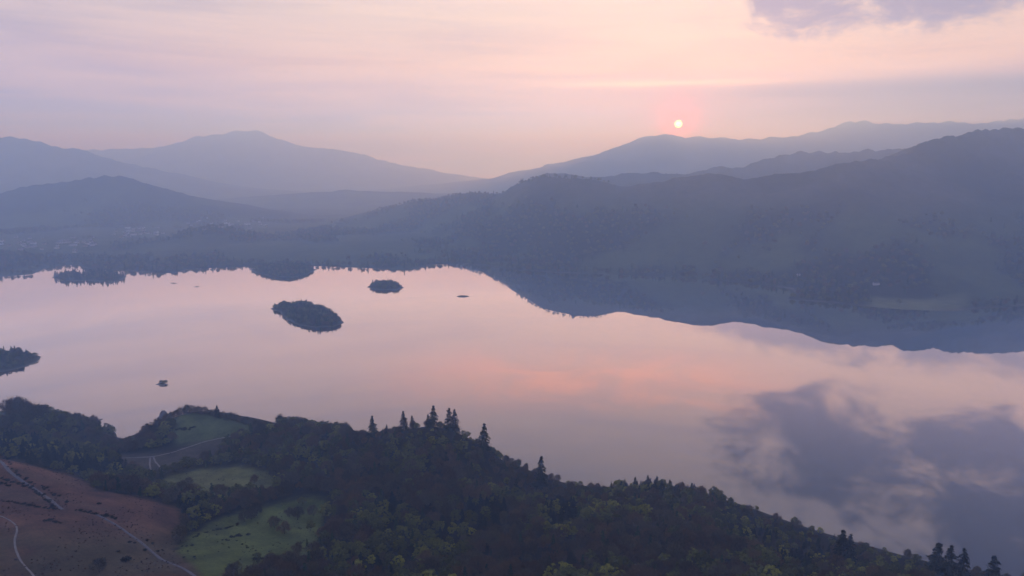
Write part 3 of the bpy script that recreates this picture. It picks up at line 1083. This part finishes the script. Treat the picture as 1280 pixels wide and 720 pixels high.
# far shore and lower fells
far_pts = []
nf = 60000
fx = rng.uniform(-2700, 2900, nf)
fy = rng.uniform(1500, 4300, nf)
fz, fsd = far_h(fx, fy)
fpx, fpy = to_px(fx, fy, fz)
wm = woods_at(fx, fy, fz)
edge = smoothstep(fsd, 75, 25) * smoothstep(fbm(fx, fy, 120, 3, 13), .42, .55)
crown_ = smoothstep(np.abs(fpy - np.interp(fpx, [600, 690, 760, 900], [236, 221, 226, 222])), 5, 1) * (fpx > 600) * (fpx < 780)
openf = (fpx > 1085) & (fpx < 1215) & (fsd < 190)
wm = wm * smoothstep(fz, 230, 170)
p = np.maximum(np.maximum(wm * .8, edge * .9), crown_ * .35) * np.where(openf, .06, 1)
sel = (fsd > 6) & (rng.random(nf) < p) & (fpx > -120) & (fpx < 1400)
for x, y, z, s in zip(fx[sel], fy[sel], fz[sel], rng.uniform(.8, 1.5, sel.sum())):
    far_pts.append((x, y, z - .3, s, random.choice(['bud', 'bud', 'bare', 'larch'])))
scatter('far_shore_woodland', far_pts, 'hazy woods along the far shore and lower fells', 'woodland')


# ------------------------------------------------------------------ islands
def island(name, poly_px, hmax, label, cat, n_trees, scale=(.75, 1.3), mix=('bud', 'bare', 'bud', 'larch'), margin=7.0):
    P = [at_z(a, b)[:2] for a, b in poly_px]
    xs, ys = [p_[0] for p_ in P], [p_[1] for p_ in P]
    x0, x1, y0, y1 = min(xs) - 14, max(xs) + 14, min(ys) - 14, max(ys) + 14
    nx, ny = 50, 50
    X, Y = np.meshgrid(np.linspace(x0, x1, nx), np.linspace(y0, y1, ny), indexing='ij')
    X, Y = X.ravel(), Y.ravel()

    def hh(X, Y):
        sd_ = dist_poly(X, Y, P) * np.where(in_poly(X, Y, P), 1, -1)
        sd_ = sd_ + (fbm(X, Y, 25, 3, 71) - .5) * 8
        z_ = np.where(sd_ > 0, .2 + np.clip(sd_, 0, 6) * .08 + hmax * smoothstep(sd_, 2, 60), np.clip(sd_ * .3, -3, 0))
        return z_, sd_
    Z, sd_ = hh(X, Y)
    o = structure(mesh_np(name, np.stack([X, Y, Z], 1), grid_quads(nx, ny), M_FAR, True))
    tn = np.tile(np.array([.045, .045, .028]), (len(X), 1))
    b = smoothstep(sd_, 6, 2)[:, None]
    col_attr(o.data, tn * (1 - b) + np.array([.15, .14, .13]) * b)
    out = []
    tries = 0
    while len(out) < n_trees and tries < n_trees * 60:
        tries += 1
        x, y = random.uniform(x0, x1), random.uniform(y0, y1)
        z, s_ = hh(np.array([x]), np.array([y]))
        if s_[0] > margin:
            out.append((x, y, float(z[0]) - .2, random.uniform(*scale) * (.75 if s_[0] < 9 else 1), random.choice(mix)))
    if out and label:
        scatter(name + '_woodland', out, label, cat)
    return out


island('oval_island', [(336, 385.5), (346, 384), (360, 381), (385, 381), (408, 387), (424, 396), (430, 403.5), (418, 408), (395, 409.5), (372, 406.5), (358, 399), (348, 389), (338, 386.5)], 6,
       'dense trees covering the oval island in mid lake', 'woodland', 420)
island('small_island', [(458, 359), (468, 355), (485, 353.5), (497, 356), (506, 359.5), (495, 362), (478, 362.5), (466, 361.5)], 3,
       'trees on the small ragged island below the far shore', 'woodland', 110)
island('round_island', [(311, 337), (330, 333.8), (360, 333), (385, 334.5), (396, 337), (385, 343), (365, 346.5), (340, 346), (322, 342)], 9,
       'trees on the round island close to the far shore', 'woodland', 480)
island('twin_island', [(65, 347), (75, 343), (95, 341.5), (108, 342.5), (125, 341), (148, 342), (159, 346), (150, 350.5), (130, 352), (112, 350.5), (98, 351.5), (78, 351)], 3,
       'two-lobed wooded island at the far left of the lake', 'woodland', 300, mix=('bud', 'bare', 'larch', 'spruce'), scale=(.7, 1.05))
island('wooded_islet', [(-120, 455), (-40, 441), (10, 438), (40, 441), (52, 446), (44, 454), (30, 459), (8, 464), (-40, 468), (-120, 474)], 4,
       'wooded islet cut by the left picture edge', 'woodland', 330, scale=(.7, 1.0))
island('bare_islet', [(570, 370.5), (576, 369), (583, 369.3), (586, 370.8), (580, 372), (573, 371.8)], 1.2, None, None, 0)
island('reef', [(212, 354), (217, 353.4), (223, 354), (217, 354.8)], .4, None, None, 0)
island('reef', [(243, 358.5), (246, 358), (249, 358.5), (246, 359)], .3, None, None, 0)

# tiny wooded rock with a few trees, each its own
pt = [at_z(a, b)[:2] for a, b in [(195.5, 480), (200, 478.6), (206, 478.4), (209.5, 480), (205, 482), (200, 482)]]
island('rocky_islet', [(195, 480.6), (200, 478.6), (206, 478), (210, 480), (206, 482), (200, 482)], 6.0, None, None, 0)
for px, py, s, lab in [(201.5, 480.2, .66, 'slim leaning tree on the tiny rock islet'), (204.5, 480.4, .6, 'middle bushy tree on the tiny rock islet'), (207.5, 480, .62, 'right bushy tree on the tiny rock islet')]:
    x, y, z = at_z(px, py, -1.2)
    tree('bud', x, y, z, s, lab, 'trees on the rock islet')


# ------------------------------------------------------------------ boats
def boat(px, py, L, rz, label):
    x, y, _ = at_z(px, py, 0)
    e = bpy.data.objects.new('rowing_boat', None)
    COL.objects.link(e)
    e.location = (x, y, 0)
    e.rotation_euler = (0, 0, rz)
    ns = 13
    V, Q = [], []
    for i in range(ns):
        f = i / (ns - 1)
        bw = .85 * math.sin(math.pi * min(f * .80 + .18, 1.0)) ** .75 + .015
        sh = .55 + .35 * (f - .45) ** 2 * 3
        for (a, zz) in ((-1, sh), (-.86, .15), (-.4, -.18), (0, -.24), (.4, -.18), (.86, .15), (1, sh)):
            V.append(((f - .5) * L, a * bw, zz))
    Q = [tuple(r_) for r_ in grid_quads(ns, 7)]
    hull = mesh_np('hull', V, Q, M_HULL, True, e)
    sm = hull.modifiers.new('thickness', 'SOLIDIFY')
    sm.thickness = .06
    for f in (.28, .52, .75):
        bw = .80 * math.sin(math.pi * min(f * .80 + .18, 1.0)) ** .75
        xx = (f - .5) * L
        bv, bq = box((xx - .14, -bw, .33), (xx + .14, bw, .38))
        mesh_np('thwart', bv, bq, M_BOATIN, False, e)
    return tag(e, label, 'boat', 'boats on the bay')


def box(a, b):
    V = [(x, y, z) for x in (a[0], b[0]) for y in (a[1], b[1]) for z in (a[2], b[2])]
    return V, [(0, 1, 3, 2), (4, 6, 7, 5), (0, 4, 5, 1), (2, 3, 7, 6), (0, 2, 6, 4), (1, 5, 7, 3)]


boat(126.5, 524.3, 3.4, .5, 'smaller dark rowing boat farther out on the bay')
boat(132, 529.6, 4.8, .15, 'larger dark rowing boat nearer the shore of the bay')


# ------------------------------------------------------------------ houses
def house_mesh(wall, L, Wd, H, rise):
    me = bpy.data.meshes.new('house')
    l, w_ = L / 2, Wd / 2
    V = [(-l, -w_, -2), (l, -w_, -2), (l, w_, -2), (-l, w_, -2), (-l, -w_, H), (l, -w_, H), (l, w_, H), (-l, w_, H), (-l, 0, H + rise), (l, 0, H + rise)]
    wallf = [(0, 1, 5, 4), (1, 2, 6, 9, 5), (2, 3, 7, 6), (3, 0, 4, 8, 7)]
    o_ = .5
    V += [(-l - o_, -w_ - o_, H - .1), (l + o_, -w_ - o_, H - .1), (l + o_, 0, H + rise + .25), (-l - o_, 0, H + rise + .25), (-l - o_, w_ + o_, H - .1), (l + o_, w_ + o_, H - .1)]
    rooff = [(10, 11, 12, 13), (13, 12, 15, 14)]
    cv, cq = box((l * .6, -.5, H), (l * .6 + 1, .5, H + rise + 1.6))
    k_ = len(V)
    V += cv
    chim = [tuple(i + k_ for i in f) for f in cq]
    me.from_pydata(V, [], wallf + rooff + chim)
    me.materials.append(wall)
    me.materials.append(M_SLATE)
    for p_ in me.polygons:
        p_.material_index = 1 if p_.index in (4, 5) else 0
    return me


HM = [house_mesh(M_WALLW, 13, 8, 5.6, 3.2), house_mesh(M_WALLG, 16, 8, 6, 3.4), house_mesh(M_WALLW, 22, 9, 6.5, 3.6), house_mesh(M_WALLG, 11, 7.5, 5.5, 3)]


def far_ground(px, py):
    x, y, dz_ = ray(px, py)
    Y = np.arange(1600.0, 6000.0, 6.0)
    t_ = Y / y
    zz, _ = far_h(x * t_, Y)
    hit = np.nonzero(CAM_H + dz_ * t_ <= zz)[0]
    i = hit[0] if len(hit) else 0
    return float(x * t_[i]), float(Y[i]), float(zz[i])


def house(px, py, m, s, label, group=None):
    x, y, z = far_ground(px, py)
    o = bpy.data.objects.new('house', HM[m])
    COL.objects.link(o)
    o.location = (x, y, z)
    o.rotation_euler = (0, 0, random.uniform(-.6, .6))
    o.scale = (s, s, s)
    tag(o, label, 'house', group)


hr = random.Random(5)
for i in range(46):
    px, py = hr.uniform(0, 118), hr.gauss(305, 4)
    house(px, py, hr.randrange(4), hr.uniform(.9, 1.3), 'tiny pale house in the hazy town left of the wooded hill', 'houses of the left town')
for i in range(30):
    px = hr.uniform(140, 205)
    house(px, 291 + hr.gauss(0, 3.5) - (px - 150) * .05, hr.randrange(4), hr.uniform(.9, 1.3), 'tiny pale house on the rise beside the wooded hill', 'houses on the rise')
for i in range(26):
    px = hr.uniform(235, 345)
    house(px, 279 + hr.gauss(0, 4), hr.randrange(4), hr.uniform(.9, 1.3), 'tiny pale house behind the small wooded hill', 'houses behind the wooded hill')
house(1095, 357, 2, .8, 'bright white house by the meadow on the right shore')
house(1067, 358, 0, .8, 'low pale house left of the bright white house')
house(998, 345.5, 0, .8, 'lone pale cottage above the point on the right shore')

# ------------------------------------------------------------------ shrubs, heather clumps and rocks on the open slope
SH = [mesh_np('shrub', *shrub_mesh(700 + i, 2.2, 1.9), M_GORSE, link=False) for i in range(3)]
ROUND = mesh_np('shrub', *shrub_mesh(711, 3.2, 3.4, 1100), M_GORSE, link=False)


def shrub(px, py, s, label, group=None, me=None, flat=1.0, rz=None):
    x, y, z = on_ground(px, py)
    o = bpy.data.objects.new('shrub', me or random.choice(SH))
    COL.objects.link(o)
    o.location = (x, y, z - .1)
    o.rotation_euler = (0, 0, random.uniform(0, 6) if rz is None else rz)
    o.scale = (s * (1.5 if rz is not None else 1), s, s * flat)
    return tag(o, label, 'shrub', group)


x, y, z = on_ground(124, 716)
tree('bare', x, y, z - .3, .82, 'broad dark leafless bush tree at the bottom edge of the heather', name='thorn_tree', var=1)
shrub(157, 702, .95, 'round dark bush beside the thorn tree on the heather', me=ROUND)
shrub(147, 690, .55, 'small dark bush uphill of the round bush')
shrub(124, 630, .7, 'small dark bush alone in the upper heather')
shrub(83, 628, .7, 'small dark bush just right of the upper lane')
for (px, py, s) in [(56, 652, .8), (62, 651, 1.0), (69, 653, .9), (75, 654, .6)]:
    shrub(px, py, s, 'dark heather clump in the patch below the upper lane', 'heather patch below the lane', flat=.5, rz=0.1)
for (px, py, s) in [(162, 678, .8), (168, 679, .6), (184, 676, .7), (191, 680, .7), (181, 688, .8), (197, 690, .7), (203, 688, .5)]:
    shrub(px, py, s, 'dark shrub growing beside the lower lane', 'shrubs beside the lower lane', flat=.8)


def line(pxs, n, s, label, group, jit=1.6):
    P = np.array(pxs, float)
    t_ = np.linspace(0, len(P) - 1, n)
    for k_ in t_:
        px = np.interp(k_, range(len(P)), P[:, 0]) + random.gauss(0, jit)
        py = np.interp(k_, range(len(P)), P[:, 1]) + random.gauss(0, jit * .5)
        shrub(px, py, s * random.uniform(.6, 1.2), label, group, flat=random.uniform(.5, .9))


line([(0, 598), (22, 604), (40, 611), (52, 620), (62, 630), (70, 637)], 34, .75, 'dark heather clump on the bank left of the upper lane', 'bank left of the upper lane')
line([(6, 574), (14, 585), (28, 597), (45, 606), (60, 613), (72, 621)], 24, .75, 'dark heather clump on the bank right of the upper lane', 'bank right of the upper lane')
line([(2, 626), (22, 629), (42, 633), (62, 636)], 20, .6, 'dark heather clump in the thin line below the lane', 'thin heather line', 1.0)
line([(0, 604), (12, 608)], 5, .8, 'dark heather clump at the left edge above the line', 'left edge heather')
line([(98, 638), (112, 642), (130, 645), (145, 648)], 16, .8, 'dark shrub around the gap between the two lanes', 'shrubs between the lanes')
line([(240, 672), (262, 664), (285, 660), (300, 655)], 14, .7, 'low dark shrub on the wall line across the near field', 'wall line in the near field')
line([(276, 676), (290, 672), (308, 668)], 9, .85, 'russet shrub patch in the middle of the near field', 'patch in the near field', 2.0)
line([(222, 682), (245, 680), (232, 697), (265, 694), (300, 678), (310, 686), (322, 690)], 16, .5, 'scattered dark shrub low in the near field', 'scattered field shrubs', 3.0)
line([(320, 700), (340, 698), (365, 702)], 14, 1.0, 'dark bush in the thicket at the foot of the field', 'thicket at the field foot', 2.5)
line([(216, 536), (232, 538), (244, 534)], 10, 1.2, 'dark bush on the lower face of the green knoll', 'bushes on the green knoll', 2.5)


M_TUFT = simple('heather_tufts', (.085, .050, .042), .95, .4, .8, .05, 0, .4)
M_RUSH = simple('rush_tufts', (.060, .058, .030), .95, .4, .8, .05, 0, .4)
for i in range(4):
    me_ = mesh_np('heather_tuft', *shrub_mesh(760 + i, 2.2, 1.4, 90, 1), M_TUFT if i < 2 else M_RUSH, link=False)
    px, py = ((20, 700), (95, 690), (300, 700), (350, 680))[i]
    x, y, z = on_ground(px, py)
    o = bpy.data.objects.new('heather_tuft' if i < 2 else 'rush_tuft', me_)
    COL.objects.link(o)
    o.location = (x, y, z - .1)
    o.scale = (.7, .7, .7)
    tag(o, ('low brown heather tuft by the gravel path bend', 'low brown heather tuft left of the thorn tree', 'olive rush tuft low in the near field', 'olive rush tuft under the lone field trees')[i], 'tuft')
    PROTO[('tuft' if i < 2 else 'rush', i % 2)] = None
    SOURCE[('tuft' if i < 2 else 'rush', i % 2)] = (o,)
NVAR['tuft'] = NVAR['rush'] = 2
KEYS = list(PROTO)


def tufts(name, polys, n, kind, smin, smax, label, thr):
    xs, ys = rng.uniform(-480, 60, n * 6), rng.uniform(340, 900, n * 6)
    zs = gz(xs, ys)
    a_, b_ = to_px(xs, ys, zs)
    m_ = np.zeros(len(xs), bool)
    for pl in polys:
        m_ |= in_poly(a_, b_, pl)
    m_ &= (a_ > -40) & (b_ < 760) & (fbm(xs, ys, 28, 3, 19) > thr)
    pts_ = [(x_, y_, z_ - .1, random.uniform(smin, smax), kind) for x_, y_, z_ in zip(xs[m_], ys[m_], zs[m_])][:n]
    scatter(name, pts_, label, 'ground cover')


tufts('heather_cover', [HEATHER], 2600, 'tuft', .25, .6, 'low brown heather and bracken tufts on the open slope', .47)
tufts('rush_cover', [FIELD_A, FIELD_B, FIELD_E], 900, 'rush', .3, .7, 'tufts of rushes across the green fields', .50)


# rock face at the end of the green knoll
def rock(px, py, Y, s, label, seed):
    r = np.random.default_rng(seed)
    x, y, z = at_y(px, py, Y)
    nu, nv = 14, 10
    V = []
    for i in range(nu):
        for j in range(nv):
            a, b = 2 * math.pi * i / nu, math.pi * (j / (nv - 1) - .5)
            d = np.array([math.cos(a) * math.cos(b), math.sin(a) * math.cos(b), math.sin(b)])
            k_ = 1 + .22 * math.sin(d[0] * 4 + seed) + .18 * math.sin(d[1] * 5 + d[2] * 6 + seed * 2)
            if 0 < j < nv - 1:
                k_ += r.normal() * .06
            V.append(d * k_ * np.array(s))
    Q = []
    for i in range(nu):
        for j in range(nv - 1):
            i2 = (i + 1) % nu
            Q.append((i * nv + j, i2 * nv + j, i2 * nv + j + 1, i * nv + j + 1))
    o = mesh_np('rock_outcrop', V, Q, M_ROCK)
    o.location = (x, y, z)
    tag(o, label, 'rock', 'rock face of the green knoll')


rock(203, 524, 880, (7, 9, 9), 'upper grey rock outcrop at the lake end of the green knoll', 1)
rock(199, 531, 878, (6, 8, 6), 'lower grey rock outcrop at the lake end of the green knoll', 2)

# ------------------------------------------------------------------ haze
hx0, hx1, hy0, hy1, hz0, hz1 = -19000, 19000, -2500, 16800, -10.0, 1060.0
hv, hq = box((hx0, hy0, hz0), (hx1, hy1, hz1))
M_HAZE = bpy.data.materials.new('haze')
M_HAZE.use_nodes = True
t = NT(M_HAZE.node_tree)
pv = t.n('ShaderNodeVolumePrincipled')
pv.inputs['Color'].default_value = (.41, .65, 1.0, 1)
pv.inputs['Absorption Color'].default_value = (1, 1, 1, 1)
pv.inputs['Density'].default_value = 2.6e-4
pv.inputs['Anisotropy'].default_value = .5
pv.inputs['Density Attribute'].default_value = ''
pv.inputs['Temperature Attribute'].default_value = ''
t.put(t.n('ShaderNodeOutputMaterial').inputs['Volume'], pv.outputs[0])
try:
    M_HAZE.cycles.homogeneous_volume = True
except Exception:
    pass
hz = mesh_np('haze', hv, hq, M_HAZE)
hz['kind'] = 'stuff'
hz['label'] = 'pale blue dawn haze filling the valley'
hz['category'] = 'haze'
